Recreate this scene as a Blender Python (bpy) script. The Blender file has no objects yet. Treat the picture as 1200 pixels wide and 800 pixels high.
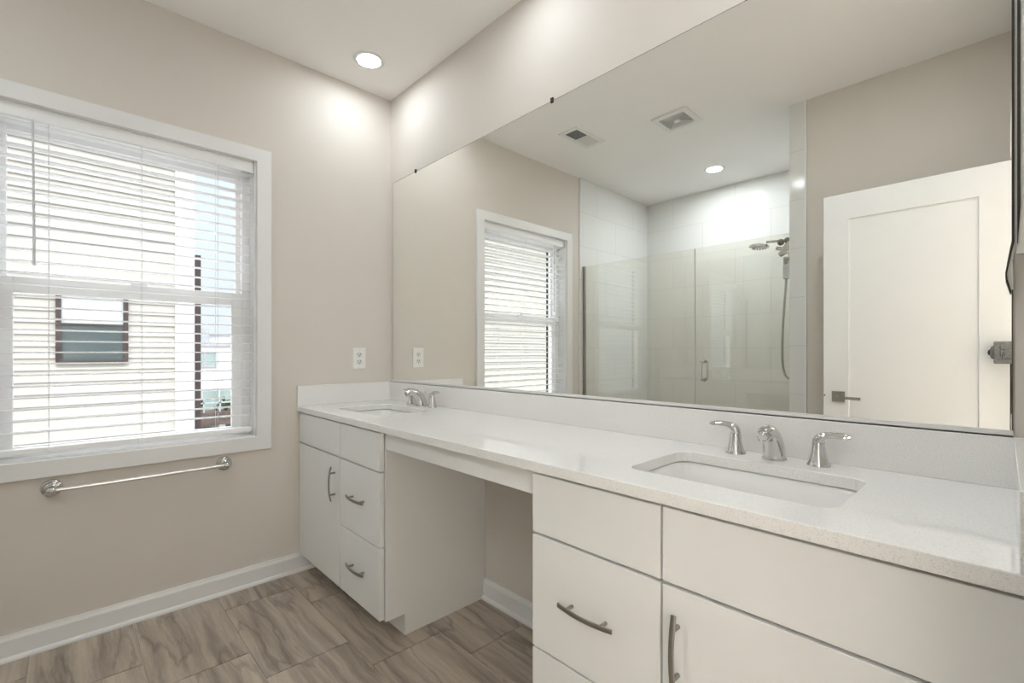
import bpy, bmesh, math, random
from math import sin, cos, pi, radians
from mathutils import Vector, Matrix

random.seed(7)
SC = bpy.context.scene
COL = SC.collection

# ------------------------------------------------------------------ camera
CX, CD, CH = 2.6297, 1.4598, 1.1778
cam_d = bpy.data.cameras.new('camera')
cam_d.sensor_fit = 'HORIZONTAL'
cam_d.sensor_width = 36.0
cam_d.lens = 548.6 / 1200 * 36.0
cam_d.shift_y = 12.865 / 1200
cam_d.clip_start = 0.01
cam = bpy.data.objects.new('camera', cam_d)
COL.objects.link(cam)
cam.location = (CX, -CD, CH)
cam.rotation_euler = (pi / 2, 0, radians(46.425))
SC.camera = cam

# ------------------------------------------------------------------ light and exposure
EXPOSURE = 0.42
SKY = 2.2            # sky radiance
SUN = 1.05             # sun on the house across the gap
LENS = 66.0           # ceiling light lenses
HALL_FILL = 2900.0          # unseen fill lamp added in the hall
SC.view_settings.view_transform = 'Standard'
SC.view_settings.look = 'None'
SC.view_settings.exposure = EXPOSURE
SC.view_settings.gamma = 1.0
SC.view_settings.use_curve_mapping = False
try:
    SC.cycles.max_bounces = 14
    SC.cycles.diffuse_bounces = 7
    SC.cycles.glossy_bounces = 7
    SC.cycles.transparent_max_bounces = 24
    SC.cycles.transmission_bounces = 10
    SC.cycles.sample_clamp_indirect = 6.0
    SC.cycles.caustics_reflective = True
    SC.cycles.blur_glossy = 1.0
    SC.cycles.caustics_refractive = False
    SC.cycles.use_denoising = True
except Exception:
    pass

w = bpy.data.worlds.new('sky')
SC.world = w
w.use_nodes = True
nt = w.node_tree
nt.nodes.clear()
tc = nt.nodes.new('ShaderNodeTexCoord')
sp = nt.nodes.new('ShaderNodeSeparateXYZ')
rp = nt.nodes.new('ShaderNodeValToRGB')
rp.color_ramp.elements[0].position = 0.45
rp.color_ramp.elements[0].color = (0.30, 0.30, 0.29, 1)
rp.color_ramp.elements[1].position = 0.85
rp.color_ramp.elements[1].color = (2.1, 2.15, 2.25, 1)
for pos, c in ((0.5, (0.31, 0.335, 0.36, 1)), (0.66, (0.315, 0.36, 0.405, 1)), (0.73, (0.55, 0.62, 0.70, 1))):
    rp.color_ramp.elements.new(pos).color = c
mr = nt.nodes.new('ShaderNodeMapRange')
mr.inputs[1].default_value = -1
mr.inputs[2].default_value = 1
bg = nt.nodes.new('ShaderNodeBackground')
bg.inputs[1].default_value = SKY
ow = nt.nodes.new('ShaderNodeOutputWorld')
nt.links.new(tc.outputs['Generated'], sp.inputs[0])
nt.links.new(sp.outputs[2], mr.inputs[0])
nt.links.new(mr.outputs[0], rp.inputs[0])
nt.links.new(rp.outputs[0], bg.inputs[0])
nt.links.new(bg.outputs[0], ow.inputs[0])

sun_d = bpy.data.lights.new('sun', 'SUN')
sun_d.energy = SUN
sun_d.angle = radians(2)
sun_d.color = (1.0, 0.95, 0.88)
sun = bpy.data.objects.new('sun', sun_d)
COL.objects.link(sun)
# sun comes over our own roof (from +X) and falls on the house across the gap
sun.rotation_euler = Vector((-0.55, 0.18, -0.80)).to_track_quat('-Z', 'Y').to_euler()

# ------------------------------------------------------------------ materials
def nodes(name):
    m = bpy.data.materials.new(name)
    m.use_nodes = True
    return m, m.node_tree, m.node_tree.nodes['Principled BSDF']


def N(t, kind, **kw):
    n = t.nodes.new(kind)
    for k, v in kw.items():
        setattr(n, k, v)
    return n


def mat(name, color, rough=0.5, metal=0.0, vary=0.03, scale=6.0, bump=0.0, bscale=200.0, spec=None, trans=0.0):
    m, t, b = nodes(name)
    co = N(t, 'ShaderNodeTexCoord')
    nz = N(t, 'ShaderNodeTexNoise')
    nz.inputs['Scale'].default_value = scale
    nz.inputs['Detail'].default_value = 3
    t.links.new(co.outputs['Object'], nz.inputs['Vector'])
    r = N(t, 'ShaderNodeValToRGB')
    c = color
    r.color_ramp.elements[0].position = 0.3
    r.color_ramp.elements[1].position = 0.7
    r.color_ramp.elements[0].color = (c[0] * (1 - vary), c[1] * (1 - vary), c[2] * (1 - vary), 1)
    r.color_ramp.elements[1].color = (min(1, c[0] * (1 + vary)), min(1, c[1] * (1 + vary)), min(1, c[2] * (1 + vary)), 1)
    t.links.new(nz.outputs['Fac'], r.inputs[0])
    t.links.new(r.outputs[0], b.inputs['Base Color'])
    b.inputs['Roughness'].default_value = rough
    b.inputs['Metallic'].default_value = metal
    if spec is not None:
        b.inputs['Specular IOR Level'].default_value = spec
    if bump:
        n2 = N(t, 'ShaderNodeTexNoise')
        n2.inputs['Scale'].default_value = bscale
        t.links.new(co.outputs['Object'], n2.inputs['Vector'])
        bp = N(t, 'ShaderNodeBump')
        bp.inputs['Strength'].default_value = bump
        bp.inputs['Distance'].default_value = 0.001
        t.links.new(n2.outputs['Fac'], bp.inputs['Height'])
        t.links.new(bp.outputs[0], b.inputs['Normal'])
    if trans:
        out = t.nodes['Material Output']
        tr = N(t, 'ShaderNodeBsdfTranslucent')
        tr.inputs[0].default_value = (c[0], c[1], c[2], 1)
        mx = N(t, 'ShaderNodeMixShader')
        mx.inputs[0].default_value = trans
        t.links.new(b.outputs[0], mx.inputs[1])
        t.links.new(tr.outputs[0], mx.inputs[2])
        t.links.new(mx.outputs[0], out.inputs[0])
    return m


def glass(name, tint=(1, 1, 1), ior=1.5, gloss_rough=0.0):
    m, t, b = nodes(name)
    t.nodes.remove(b)
    out = t.nodes['Material Output']
    tr = N(t, 'ShaderNodeBsdfTransparent')
    tr.inputs[0].default_value = (*tint, 1)
    gl = N(t, 'ShaderNodeBsdfGlossy')
    gl.inputs['Roughness'].default_value = gloss_rough
    # Schlick reflectance, the same on both faces of the sheet
    lw = N(t, 'ShaderNodeLayerWeight')
    lw.inputs['Blend'].default_value = 0.5
    pw = N(t, 'ShaderNodeMath', operation='POWER')
    pw.inputs[1].default_value = 5.0
    f0 = ((ior - 1) / (ior + 1)) ** 2
    fr = N(t, 'ShaderNodeMapRange')
    fr.inputs[3].default_value = f0
    fr.inputs[4].default_value = 1.0
    mx = N(t, 'ShaderNodeMixShader')
    t.links.new(lw.outputs['Facing'], pw.inputs[0])
    t.links.new(pw.outputs[0], fr.inputs[0])
    t.links.new(fr.outputs[0], mx.inputs[0])
    t.links.new(tr.outputs[0], mx.inputs[1])
    t.links.new(gl.outputs[0], mx.inputs[2])
    t.links.new(mx.outputs[0], out.inputs[0])
    return m


def emit(name, color, strength):
    m, t, b = nodes(name)
    b.inputs['Base Color'].default_value = (0.8, 0.8, 0.8, 1)
    b.inputs['Emission Color'].default_value = (*color, 1)
    b.inputs['Emission Strength'].default_value = strength
    return m


def tile_wall_mat(name, axis):
    """glossy white 12x24 wall tile, horizontal stack with half offset; axis is the world axis that runs along the wall"""
    m, t, b = nodes(name)
    co = N(t, 'ShaderNodeTexCoord')
    s = N(t, 'ShaderNodeSeparateXYZ')
    c = N(t, 'ShaderNodeCombineXYZ')
    t.links.new(co.outputs['Object'], s.inputs[0])
    t.links.new(s.outputs[axis], c.inputs[0])
    t.links.new(s.outputs[2], c.inputs[1])
    br = N(t, 'ShaderNodeTexBrick')
    br.offset = 0.5
    br.inputs['Scale'].default_value = 1.0
    br.inputs['Brick Width'].default_value = 0.61
    br.inputs['Row Height'].default_value = 0.305
    br.inputs['Mortar Size'].default_value = 0.0013
    br.inputs['Mortar Smooth'].default_value = 0.1
    br.inputs['Color1'].default_value = (0.74, 0.735, 0.71, 1)
    br.inputs['Color2'].default_value = (0.755, 0.75, 0.725, 1)
    br.inputs['Mortar'].default_value = (0.56, 0.545, 0.51, 1)
    t.links.new(c.outputs[0], br.inputs['Vector'])
    t.links.new(br.outputs['Color'], b.inputs['Base Color'])
    b.inputs['Roughness'].default_value = 0.1
    bp = N(t, 'ShaderNodeBump')
    bp.inputs['Strength'].default_value = 0.4
    bp.inputs['Distance'].default_value = 0.001
    bp.invert = True
    t.links.new(br.outputs['Fac'], bp.inputs['Height'])
    t.links.new(bp.outputs[0], b.inputs['Normal'])
    return m


def quartz_mat():
    m, t, b = nodes('white_speckled_quartz')
    co = N(t, 'ShaderNodeTexCoord')
    v = N(t, 'ShaderNodeTexNoise')
    v.inputs['Scale'].default_value = 420
    v.inputs['Detail'].default_value = 2
    v.inputs['Roughness'].default_value = 0.7
    t.links.new(co.outputs['Object'], v.inputs['Vector'])
    r = N(t, 'ShaderNodeValToRGB')
    els = r.color_ramp.elements
    els[0].position = 0.30
    els[0].color = (0.62, 0.61, 0.595, 1)
    els[1].position = 0.41
    els[1].color = (0.80, 0.79, 0.77, 1)
    e2 = els.new(0.72)
    e2.color = (0.86, 0.85, 0.83, 1)
    t.links.new(v.outputs['Fac'], r.inputs[0])
    t.links.new(r.outputs[0], b.inputs['Base Color'])
    b.inputs['Roughness'].default_value = 0.05
    return m


def floor_mat():
    m, t, b = nodes('veined_porcelain_tile')
    geo = N(t, 'ShaderNodeNewGeometry')
    co = N(t, 'ShaderNodeTexCoord')
    rnd = N(t, 'ShaderNodeVectorMath', operation='SCALE')
    cmb = N(t, 'ShaderNodeCombineXYZ')
    for i in range(3):
        t.links.new(geo.outputs['Random Per Island'], cmb.inputs[i])
    t.links.new(cmb.outputs[0], rnd.inputs[0])
    rnd.inputs['Scale'].default_value = 37.0
    add = N(t, 'ShaderNodeVectorMath', operation='ADD')
    t.links.new(co.outputs['Object'], add.inputs[0])
    t.links.new(rnd.outputs[0], add.inputs[1])
    # bend the grain with a slow noise
    nb = N(t, 'ShaderNodeTexNoise')
    nb.inputs['Scale'].default_value = 3.2
    nb.inputs['Detail'].default_value = 3
    t.links.new(add.outputs[0], nb.inputs['Vector'])
    nbs = N(t, 'ShaderNodeVectorMath', operation='SCALE')
    nbs.inputs['Scale'].default_value = 0.055
    t.links.new(nb.outputs['Color'], nbs.inputs[0])
    add2 = N(t, 'ShaderNodeVectorMath', operation='ADD')
    t.links.new(add.outputs[0], add2.inputs[0])
    t.links.new(nbs.outputs[0], add2.inputs[1])
    mp = N(t, 'ShaderNodeMapping')
    mp.inputs['Rotation'].default_value = (0, 0, radians(8))
    mp.inputs['Scale'].default_value = (0.8, 13.0, 1)
    t.links.new(add2.outputs[0], mp.inputs['Vector'])
    n1 = N(t, 'ShaderNodeTexNoise')
    n1.inputs['Scale'].default_value = 1.5
    n1.inputs['Detail'].default_value = 7
    n1.inputs['Roughness'].default_value = 0.62
    t.links.new(mp.outputs[0], n1.inputs['Vector'])
    r1 = N(t, 'ShaderNodeValToRGB')
    els = r1.color_ramp.elements
    els[0].position = 0.30
    els[0].color = (0.23, 0.188, 0.153, 1)
    els[1].position = 0.72
    els[1].color = (0.56, 0.485, 0.405, 1)
    a = els.new(0.44)
    a.color = (0.36, 0.30, 0.247, 1)
    a = els.new(0.55)
    a.color = (0.46, 0.39, 0.32, 1)
    t.links.new(n1.outputs['Fac'], r1.inputs[0])
    # thin sharp veins
    mp2 = N(t, 'ShaderNodeMapping')
    mp2.inputs['Scale'].default_value = (0.9, 5.5, 1)
    mp2.inputs['Rotation'].default_value = (0, 0, radians(-7))
    t.links.new(add2.outputs[0], mp2.inputs['Vector'])
    n2 = N(t, 'ShaderNodeTexNoise')
    n2.inputs['Scale'].default_value = 1.1
    n2.inputs['Detail'].default_value = 5
    t.links.new(mp2.outputs[0], n2.inputs['Vector'])
    r2 = N(t, 'ShaderNodeValToRGB')
    els = r2.color_ramp.elements
    els[0].position = 0.475
    els[0].color = (1, 1, 1, 1)
    els[1].position = 0.52
    els[1].color = (1, 1, 1, 1)
    a = els.new(0.497)
    a.color = (0.45, 0.43, 0.42, 1)
    t.links.new(n2.outputs['Fac'], r2.inputs[0])
    mu = N(t, 'ShaderNodeMix', data_type='RGBA', blend_type='MULTIPLY')
    mu.inputs['Factor'].default_value = 0.55
    t.links.new(r1.outputs[0], mu.inputs['A'])
    t.links.new(r2.outputs[0], mu.inputs['B'])
    # fine grit
    n3 = N(t, 'ShaderNodeTexNoise')
    n3.inputs['Scale'].default_value = 160
    n3.inputs['Detail'].default_value = 2
    t.links.new(co.outputs['Object'], n3.inputs['Vector'])
    mr3 = N(t, 'ShaderNodeMapRange')
    mr3.inputs[3].default_value = 0.82
    mr3.inputs[4].default_value = 1.18
    t.links.new(n3.outputs['Fac'], mr3.inputs[0])
    mu2 = N(t, 'ShaderNodeVectorMath', operation='SCALE')
    t.links.new(mu.outputs['Result'], mu2.inputs[0])
    t.links.new(mr3.outputs[0], mu2.inputs['Scale'])
    t.links.new(mu2.outputs[0], b.inputs['Base Color'])
    b.inputs['Roughness'].default_value = 0.42
    bp = N(t, 'ShaderNodeBump')
    bp.inputs['Strength'].default_value = 0.15
    bp.inputs['Distance'].default_value = 0.001
    t.links.new(n1.outputs['Fac'], bp.inputs['Height'])
    t.links.new(bp.outputs[0], b.inputs['Normal'])
    return m


def siding_glass():
    return mat('dark_window_glass', (0.06, 0.085, 0.09), 0.12)


M_WALL = mat('greige_wall_paint', (0.67, 0.624, 0.568), 0.75, bump=0.06, bscale=350, vary=0.012, scale=2)
M_CEIL = mat('white_ceiling_paint', (0.92, 0.90, 0.875), 0.85, vary=0.01, scale=2)
M_TRIM = mat('white_trim_paint', (0.80, 0.795, 0.785), 0.35, vary=0.01)
M_CAB = mat('white_cabinet_lacquer', (0.80, 0.798, 0.785), 0.38, vary=0.01)
M_VINYL = mat('white_vinyl', (0.91, 0.91, 0.91), 0.3, vary=0.01)
M_BLIND = mat('white_blind_slat', (0.93, 0.93, 0.93), 0.4, vary=0.01, trans=0.5)
M_CORD = mat('blind_cord', (0.70, 0.70, 0.70), 0.7)
M_WAND = mat('clear_grey_wand', (0.62, 0.63, 0.63), 0.2)
M_QUARTZ = quartz_mat()
M_PORC = mat('white_porcelain', (0.84, 0.83, 0.815), 0.08, vary=0.005)
M_CHROME = mat('polished_chrome', (0.66, 0.655, 0.65), 0.06, 1.0, vary=0.01)
M_NICKEL = mat('brushed_nickel', (0.36, 0.34, 0.315), 0.32, 1.0, vary=0.05, scale=60)
M_MIRROR = mat('silvered_mirror', (0.965, 0.975, 0.945), 0.0, 1.0, vary=0.0)
M_EDGE = mat('dark_mirror_edge', (0.10, 0.085, 0.07), 0.4)
M_CLIP = mat('dark_bronze_clip', (0.03, 0.022, 0.018), 0.4)
M_SATIN = mat('satin_white_channel', (0.74, 0.73, 0.71), 0.35)
M_PLATE = mat('white_plastic_plate', (0.84, 0.83, 0.80), 0.35, vary=0.01)
M_DARK = mat('dark_slot', (0.03, 0.03, 0.03), 0.6)
M_SOCK = mat('socket_plastic', (0.72, 0.71, 0.68), 0.4)
M_GREYV = mat('vent_shade_backing', (0.03, 0.03, 0.03), 0.9)  # near-black, carries the shade inside the vents in its colour
M_VENT = mat('white_vent_metal', (0.83, 0.82, 0.80), 0.4, vary=0.01)
M_TILE_X = tile_wall_mat('white_shower_tile_back', 0)
M_TILE_Y = tile_wall_mat('white_shower_tile_side', 1)
M_GLASS = glass('shower_glass', (0.985, 0.983, 0.955), 2.0)
M_PANE = glass('window_glass', (0.985, 0.99, 0.99), 1.28)
M_SEAL = mat('clear_door_seal', (0.62, 0.63, 0.62), 0.25)
M_FLOOR = floor_mat()
M_GROUT = mat('grey_grout', (0.56, 0.51, 0.45), 0.9, vary=0.05, scale=80)
M_SIDING = mat('cream_lap_siding', (0.475, 0.452, 0.41), 0.6, vary=0.02, scale=3)
M_BLACK = mat('black_exterior_metal', (0.022, 0.018, 0.016), 0.45)
M_BROWN = mat('dark_bronze_frame', (0.045, 0.03, 0.028), 0.45)
M_EXTGLASS = siding_glass()
M_SHADE = mat('grey_roller_shade', (0.50, 0.52, 0.52), 0.6)
M_GREYCAM = mat('grey_camera_plastic', (0.16, 0.158, 0.152), 0.7, vary=0.25, scale=90)
M_CLOTH = mat('cream_cloth', (0.72, 0.69, 0.62), 0.9, vary=0.04, scale=40)
M_LENS = emit('lit_lens', (0.88, 0.945, 1.0), LENS)
M_STONE = mat('brown_brick_band', (0.085, 0.062, 0.052), 0.8, vary=0.4, scale=3)
M_STUCCO = mat('white_stucco', (0.58, 0.58, 0.58), 0.8, vary=0.02)
M_GREYST = mat('grey_cladding', (0.36, 0.37, 0.39), 0.7, vary=0.1)
M_TEAL = mat('pale_green_balcony_glass', (0.30, 0.38, 0.355), 0.3, vary=0.15, scale=1.2)
M_LEAF = mat('dark_green_leaves', (0.05, 0.09, 0.035), 0.8, vary=0.5, scale=8)
M_GROUND = mat('pale_concrete_ground', (0.52, 0.51, 0.49), 0.9, vary=0.1, scale=0.8)
M_BEIGE = mat('beige_ground_floor', (0.27, 0.25, 0.22), 0.8, vary=0.08, scale=1)

# ------------------------------------------------------------------ mesh helpers (world: X along the mirror wall, Y towards it, Z up; d = -Y)
def obj(name, bm, m=None, parent=None, smooth=None, bevel=0.0, mats=None):
    bmesh.ops.recalc_face_normals(bm, faces=bm.faces[:])
    me = bpy.data.meshes.new(name)
    bm.to_mesh(me)
    bm.free()
    if mats:
        for q in mats:
            me.materials.append(q)
    elif m:
        me.materials.append(m)
    if smooth is not None:
        for p in me.polygons:
            p.use_smooth = True
        me.set_sharp_from_angle(angle=radians(smooth))
    o = bpy.data.objects.new(name, me)
    COL.objects.link(o)
    if parent:
        o.parent = parent
        o.matrix_parent_inverse = Matrix.Translation(-Vector(parent.location))
    if bevel:
        bv = o.modifiers.new('bevel', 'BEVEL')
        bv.width = bevel
        bv.segments = 2
        bv.limit_method = 'ANGLE'
        bv.angle_limit = radians(40)
    return o


def thing(name, label, cat, loc=(0, 0, 0), group=None):
    o = bpy.data.objects.new(name, None)
    o.empty_display_size = 0.05
    COL.objects.link(o)
    o.location = loc
    tag(o, label, cat, group)
    return o


def tag(o, label, cat, group=None, kind=None):
    o['label'] = label
    o['category'] = cat
    if group:
        o['group'] = group
    if kind:
        o['kind'] = kind
    return o


def struct(o):
    o['kind'] = 'structure'
    return o


def box(bm, x0, x1, d0, d1, z0, z1, mi=0):
    """box from X x0..x1, distance from the mirror wall d0..d1, height z0..z1"""
    vs = [bm.verts.new((x, -d, z)) for z in (z0, z1) for d in (d0, d1) for x in (x0, x1)]
    fs = [(0, 1, 3, 2), (4, 6, 7, 5), (0, 4, 5, 1), (2, 3, 7, 6), (0, 2, 6, 4), (1, 5, 7, 3)]
    for f in fs:
        bm.faces.new([vs[i] for i in f]).material_index = mi


def B(*a):
    bm = bmesh.new()
    box(bm, *a)
    return bm


def boxes(*lst):
    bm = bmesh.new()
    for a in lst:
        box(bm, *a)
    return bm


def slab_holes(outer, holes, to3, depth):
    """polygon with holes in 2D, mapped by to3(u, v) and extruded by the vector depth"""
    bm = bmesh.new()
    edges = []
    for loop in [outer] + holes:
        vs = [bm.verts.new(to3(*p)) for p in loop]
        for i in range(len(vs)):
            edges.append(bm.edges.new((vs[i], vs[(i + 1) % len(vs)])))
    bmesh.ops.triangle_fill(bm, edges=edges, use_beauty=True)
    ext = bmesh.ops.extrude_face_region(bm, geom=bm.faces[:] + bm.edges[:] + bm.verts[:])
    vs = [g for g in ext['geom'] if isinstance(g, bmesh.types.BMVert)]
    bmesh.ops.translate(bm, verts=vs, vec=depth)
    bmesh.ops.dissolve_limit(bm, angle_limit=radians(1), verts=bm.verts[:], edges=bm.edges[:])
    return bm


def rect(u0, u1, v0, v1):
    return [(u0, v0), (u1, v0), (u1, v1), (u0, v1)]


def rrect(u0, u1, v0, v1, r, n=6):
    pts = []
    for (cu, cv, a0) in ((u1 - r, v1 - r, 0), (u0 + r, v1 - r, 90), (u0 + r, v0 + r, 180), (u1 - r, v0 + r, 270)):
        for i in range(n + 1):
            a = radians(a0 + 90 * i / n)
            pts.append((cu + r * cos(a), cv + r * sin(a)))
    return pts


def loft(bm, loops, cap0=True, cap1=True):
    rings = [[bm.verts.new(p) for p in lp] for lp in loops]
    n = len(rings[0])
    for a, b in zip(rings[:-1], rings[1:]):
        for i in range(n):
            bm.faces.new((a[i], a[(i + 1) % n], b[(i + 1) % n], b[i]))
    if cap0:
        bm.faces.new(rings[0])
    if cap1:
        bm.faces.new(rings[-1])
    return rings


def tube(bm, pts, r, seg=12, cap=True):
    pts = [Vector(p) for p in pts]
    n = len(pts)
    rs = r if isinstance(r, (list, tuple)) else [r] * n
    t0 = (pts[1] - pts[0]).normalized()
    ref = Vector((0, 0, 1)) if abs(t0.z) < 0.9 else Vector((1, 0, 0))
    u = t0.cross(ref).normalized()
    loops = []
    for i in range(n):
        t = (pts[min(i + 1, n - 1)] - pts[max(i - 1, 0)]).normalized()
        u = (u - t * u.dot(t)).normalized()
        v = t.cross(u)
        loops.append([pts[i] + (u * cos(2 * pi * k / seg) + v * sin(2 * pi * k / seg)) * rs[i] for k in range(seg)])
    loft(bm, loops, cap, cap)


def sweep(bm, pts, side, ra, rb, seg=16, power=2.0):
    """ellipse section along a planar path: ra along the vector side, rb across"""
    pts = [Vector(p) for p in pts]
    side = Vector(side).normalized()
    n = len(pts)
    loops = []
    for i in range(n):
        t = (pts[min(i + 1, n - 1)] - pts[max(i - 1, 0)]).normalized()
        v = t.cross(side).normalized()
        lp = []
        for k in range(seg):
            a = 2 * pi * k / seg
            c, s = cos(a), sin(a)
            cc = math.copysign(abs(c) ** (2 / power), c)
            ss = math.copysign(abs(s) ** (2 / power), s)
            lp.append(pts[i] + side * cc * ra[i] + v * ss * rb[i])
        loops.append(lp)
    loft(bm, loops)


def lathe(bm, prof, origin, axis=(0, 0, 1), seg=24, cap0=True, cap1=True):
    """profile [(radius, along)] turned about axis through origin"""
    ax = Vector(axis).normalized()
    ref = Vector((0, 0, 1)) if abs(ax.z) < 0.9 else Vector((1, 0, 0))
    u = ax.cross(ref).normalized()
    v = ax.cross(u)
    o = Vector(origin)
    loops = [[o + ax * h + (u * cos(2 * pi * k / seg) + v * sin(2 * pi * k / seg)) * max(r, 1e-4) for k in range(seg)] for r, h in prof]
    loft(bm, loops, cap0, cap1)


def sphere(bm, c, r, sx=1, sy=1, sz=1, seg=14):
    mtx = Matrix.Translation(c) @ Matrix.Diagonal((sx, sy, sz, 1))
    bmesh.ops.create_uvsphere(bm, u_segments=seg, v_segments=seg // 2, radius=r, matrix=mtx)


def bez(p0, p1, p2, p3, n=12):
    out = []
    for i in range(n + 1):
        t = i / n
        out.append(tuple((1 - t) ** 3 * a + 3 * (1 - t) ** 2 * t * b + 3 * (1 - t) * t * t * c + t ** 3 * d for a, b, c, d in zip(p0, p1, p2, p3)))
    return out


# ------------------------------------------------------------------ room shell
H = 2.74            # ceiling
W = 2.66            # right wall
DW = 1.875          # front wall / shower front
SB = 3.03           # shower back
WT = 0.17           # window wall thickness
WD0, WD1, WZ0, WZ1 = 0.762, 1.697, 0.752, 2.152      # window opening (d, z)

# floor: grout bed plus individual 12x24 tiles in a one-third offset
bm = B(-WT, 4.6, -0.16, 3.2, -0.12, -0.004)
for f in bm.faces:
    f.material_index = 1
pitch, row = 0.6115, 0.3115
for k in range(-1, 11):
    d0 = 0.004 + row * k
    off = 1.192 - 0.2015 * k
    for j in range(-8, 10):
        x0 = off + pitch * j
        x1 = x0 + pitch
        a, b_ = max(x0 + 0.0022, 0.0), min(x1 - 0.0022, 4.5)
        c, e = max(d0 + 0.0022, 0.0), min(d0 + row - 0.0022, 3.03)
        if b_ - a > 0.01 and e - c > 0.01:
            box(bm, a, b_, c, e, -0.008, 0.0)
floor = struct(obj('floor', bm, mats=[M_FLOOR, M_GROUT]))

ceiling = struct(obj('ceiling', B(-WT, 4.6, -0.16, 3.2, H, H + 0.12), M_CEIL))

# window wall with its opening
bm = slab_holes([(-0.16, 0), (3.2, 0), (3.2, H), (-0.16, H)], [rect(WD0, WD1, WZ0, WZ1)],
                lambda d, z: (0, -d, z), (-WT, 0, 0))
wall_left = struct(obj('wall_left', bm, M_WALL))
wall_back = struct(obj('wall_back', B(0, W + 0.12, -0.16, 0, 0, H), M_WALL))
# right wall with the doorway the camera stands in
DO0, DO1, DOZ = 0.86, 1.608, 2.045
bm = slab_holes([(0, 0), (DO0, 0), (DO0, DOZ), (DO1, DOZ), (DO1, 0), (DW + 0.1, 0), (DW + 0.1, H), (0, H)], [],
                lambda d, z: (W, -d, z), (0.12, 0, 0))
wall_right = struct(obj('wall_right', bm, M_WALL))
wall_front = struct(obj('wall_front', B(1.782, W, DW, DW + 0.1, 0, H), M_WALL))
# shower partition: tiled inner face and tiled end
struct(obj('wall_shower_end', B(1.692, 1.782, DW - 0.006, SB + 0.1, 0, H), M_TILE_Y))
struct(obj('trim_1', B(1.778, 1.7865, DW - 0.009, DW + 0.004, 0, H), M_TRIM))
struct(obj('wall_shower_back', B(0, 1.692, SB, SB + 0.1, 0, H), M_TILE_X))
struct(obj('wall_shower_side', B(0.0, 0.011, DW + 0.005, SB, 0, H), M_TILE_Y))
# hall beyond the doorway
struct(obj('wall_hall_far', B(4.5, 4.6, -0.16, 3.2, 0, H), M_WALL))
struct(obj('wall_hall_back', B(W + 0.12, 4.5, -0.16, -0.06, 0, H), M_WALL))
struct(obj('wall_hall_front', B(W, 4.5, 3.1, 3.2, 0, H), M_WALL))
struct(obj('wall_hall_side', B(W, W + 0.12, DW + 0.1, 3.1, 0, H), M_WALL))
# door casing on the room side and the hall side
struct(obj('trim_2', boxes((W - 0.012, W, DO0 - 0.07, DO0, 0, DOZ + 0.07), (W - 0.012, W, DO0, DO1, DOZ, DOZ + 0.07)), M_TRIM))


def baseboard(name, prof_pts, a, b_):
    """profile [(out, z)] swept straight between two floor points; out is to the left of a->b"""
    a, b_ = Vector(a), Vector(b_)
    t = (b_ - a).normalized()
    n = Vector((-t.y, t.x, 0))
    bm = bmesh.new()
    loft(bm, [[p + n * o + Vector((0, 0, z)) for o, z in prof_pts] for p in (a, b_)])
    return struct(obj(name, bm, M_TRIM))


PROF = [(0, 0), (0.024, 0), (0.0238, 0.008), (0.020, 0.015), (0.014, 0.018), (0.014, 0.079), (0.011, 0.086), (0.0085, 0.092), (0.0075, 0.0985), (0, 0.0985)]
baseboard('baseboard_left', PROF, (0, -0.0, 0), (0, -DW, 0)).location = (0, 0, 0)
baseboard('baseboard_back', PROF, (1.745, 0, 0), (0.908, 0, 0))
baseboard('baseboard_front', PROF, (1.79, -DW, 0), (W, -DW, 0))

# ------------------------------------------------------------------ window
win = bpy.data.objects.new('window_1', None)
COL.objects.link(win)
win['kind'] = 'structure'
# picture-frame casing
OD0, OD1, OZ0, OZ1 = 0.691, 1.768, 0.683, 2.215
ID0, ID1, IZ0, IZ1 = 0.760, 1.699, 0.752, 2.148
bm = slab_holes(rect(OD0, OD1, OZ0, OZ1), [rect(ID0, ID1, IZ0, IZ1)], lambda d, z: (0.0, -d, z), (0.018, 0, 0))
obj('casing', bm, M_TRIM, win, bevel=0.003)
# jamb lining
obj('jamb', boxes((-0.10, 0.004, WD0 - 0.001, WD0 + 0.006, WZ0, WZ1), (-0.10, 0.004, WD1 - 0.006, WD1 + 0.001, WZ0, WZ1),
                  (-0.10, 0.004, WD0, WD1, WZ1 - 0.006, WZ1 + 0.001), (-0.10, 0.004, WD0, WD1, WZ0 - 0.001, WZ0 + 0.006)), M_TRIM, win)
# vinyl unit: outer frame, lower (inner) sash, upper (outer) sash
a0, a1, c0, c1 = WD0 + 0.005, WD1 - 0.005, WZ0 + 0.005, WZ1 - 0.005


def ring(bm, x0, x1, d0, d1, z0, z1, wl, wr, wb, wt):
    box(bm, x0, x1, d0, d0 + wl, z0, z1)
    box(bm, x0, x1, d1 - wr, d1, z0, z1)
    box(bm, x0, x1, d0 + wl, d1 - wr, z0, z0 + wb)
    box(bm, x0, x1, d0 + wl, d1 - wr, z1 - wt, z1)


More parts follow.
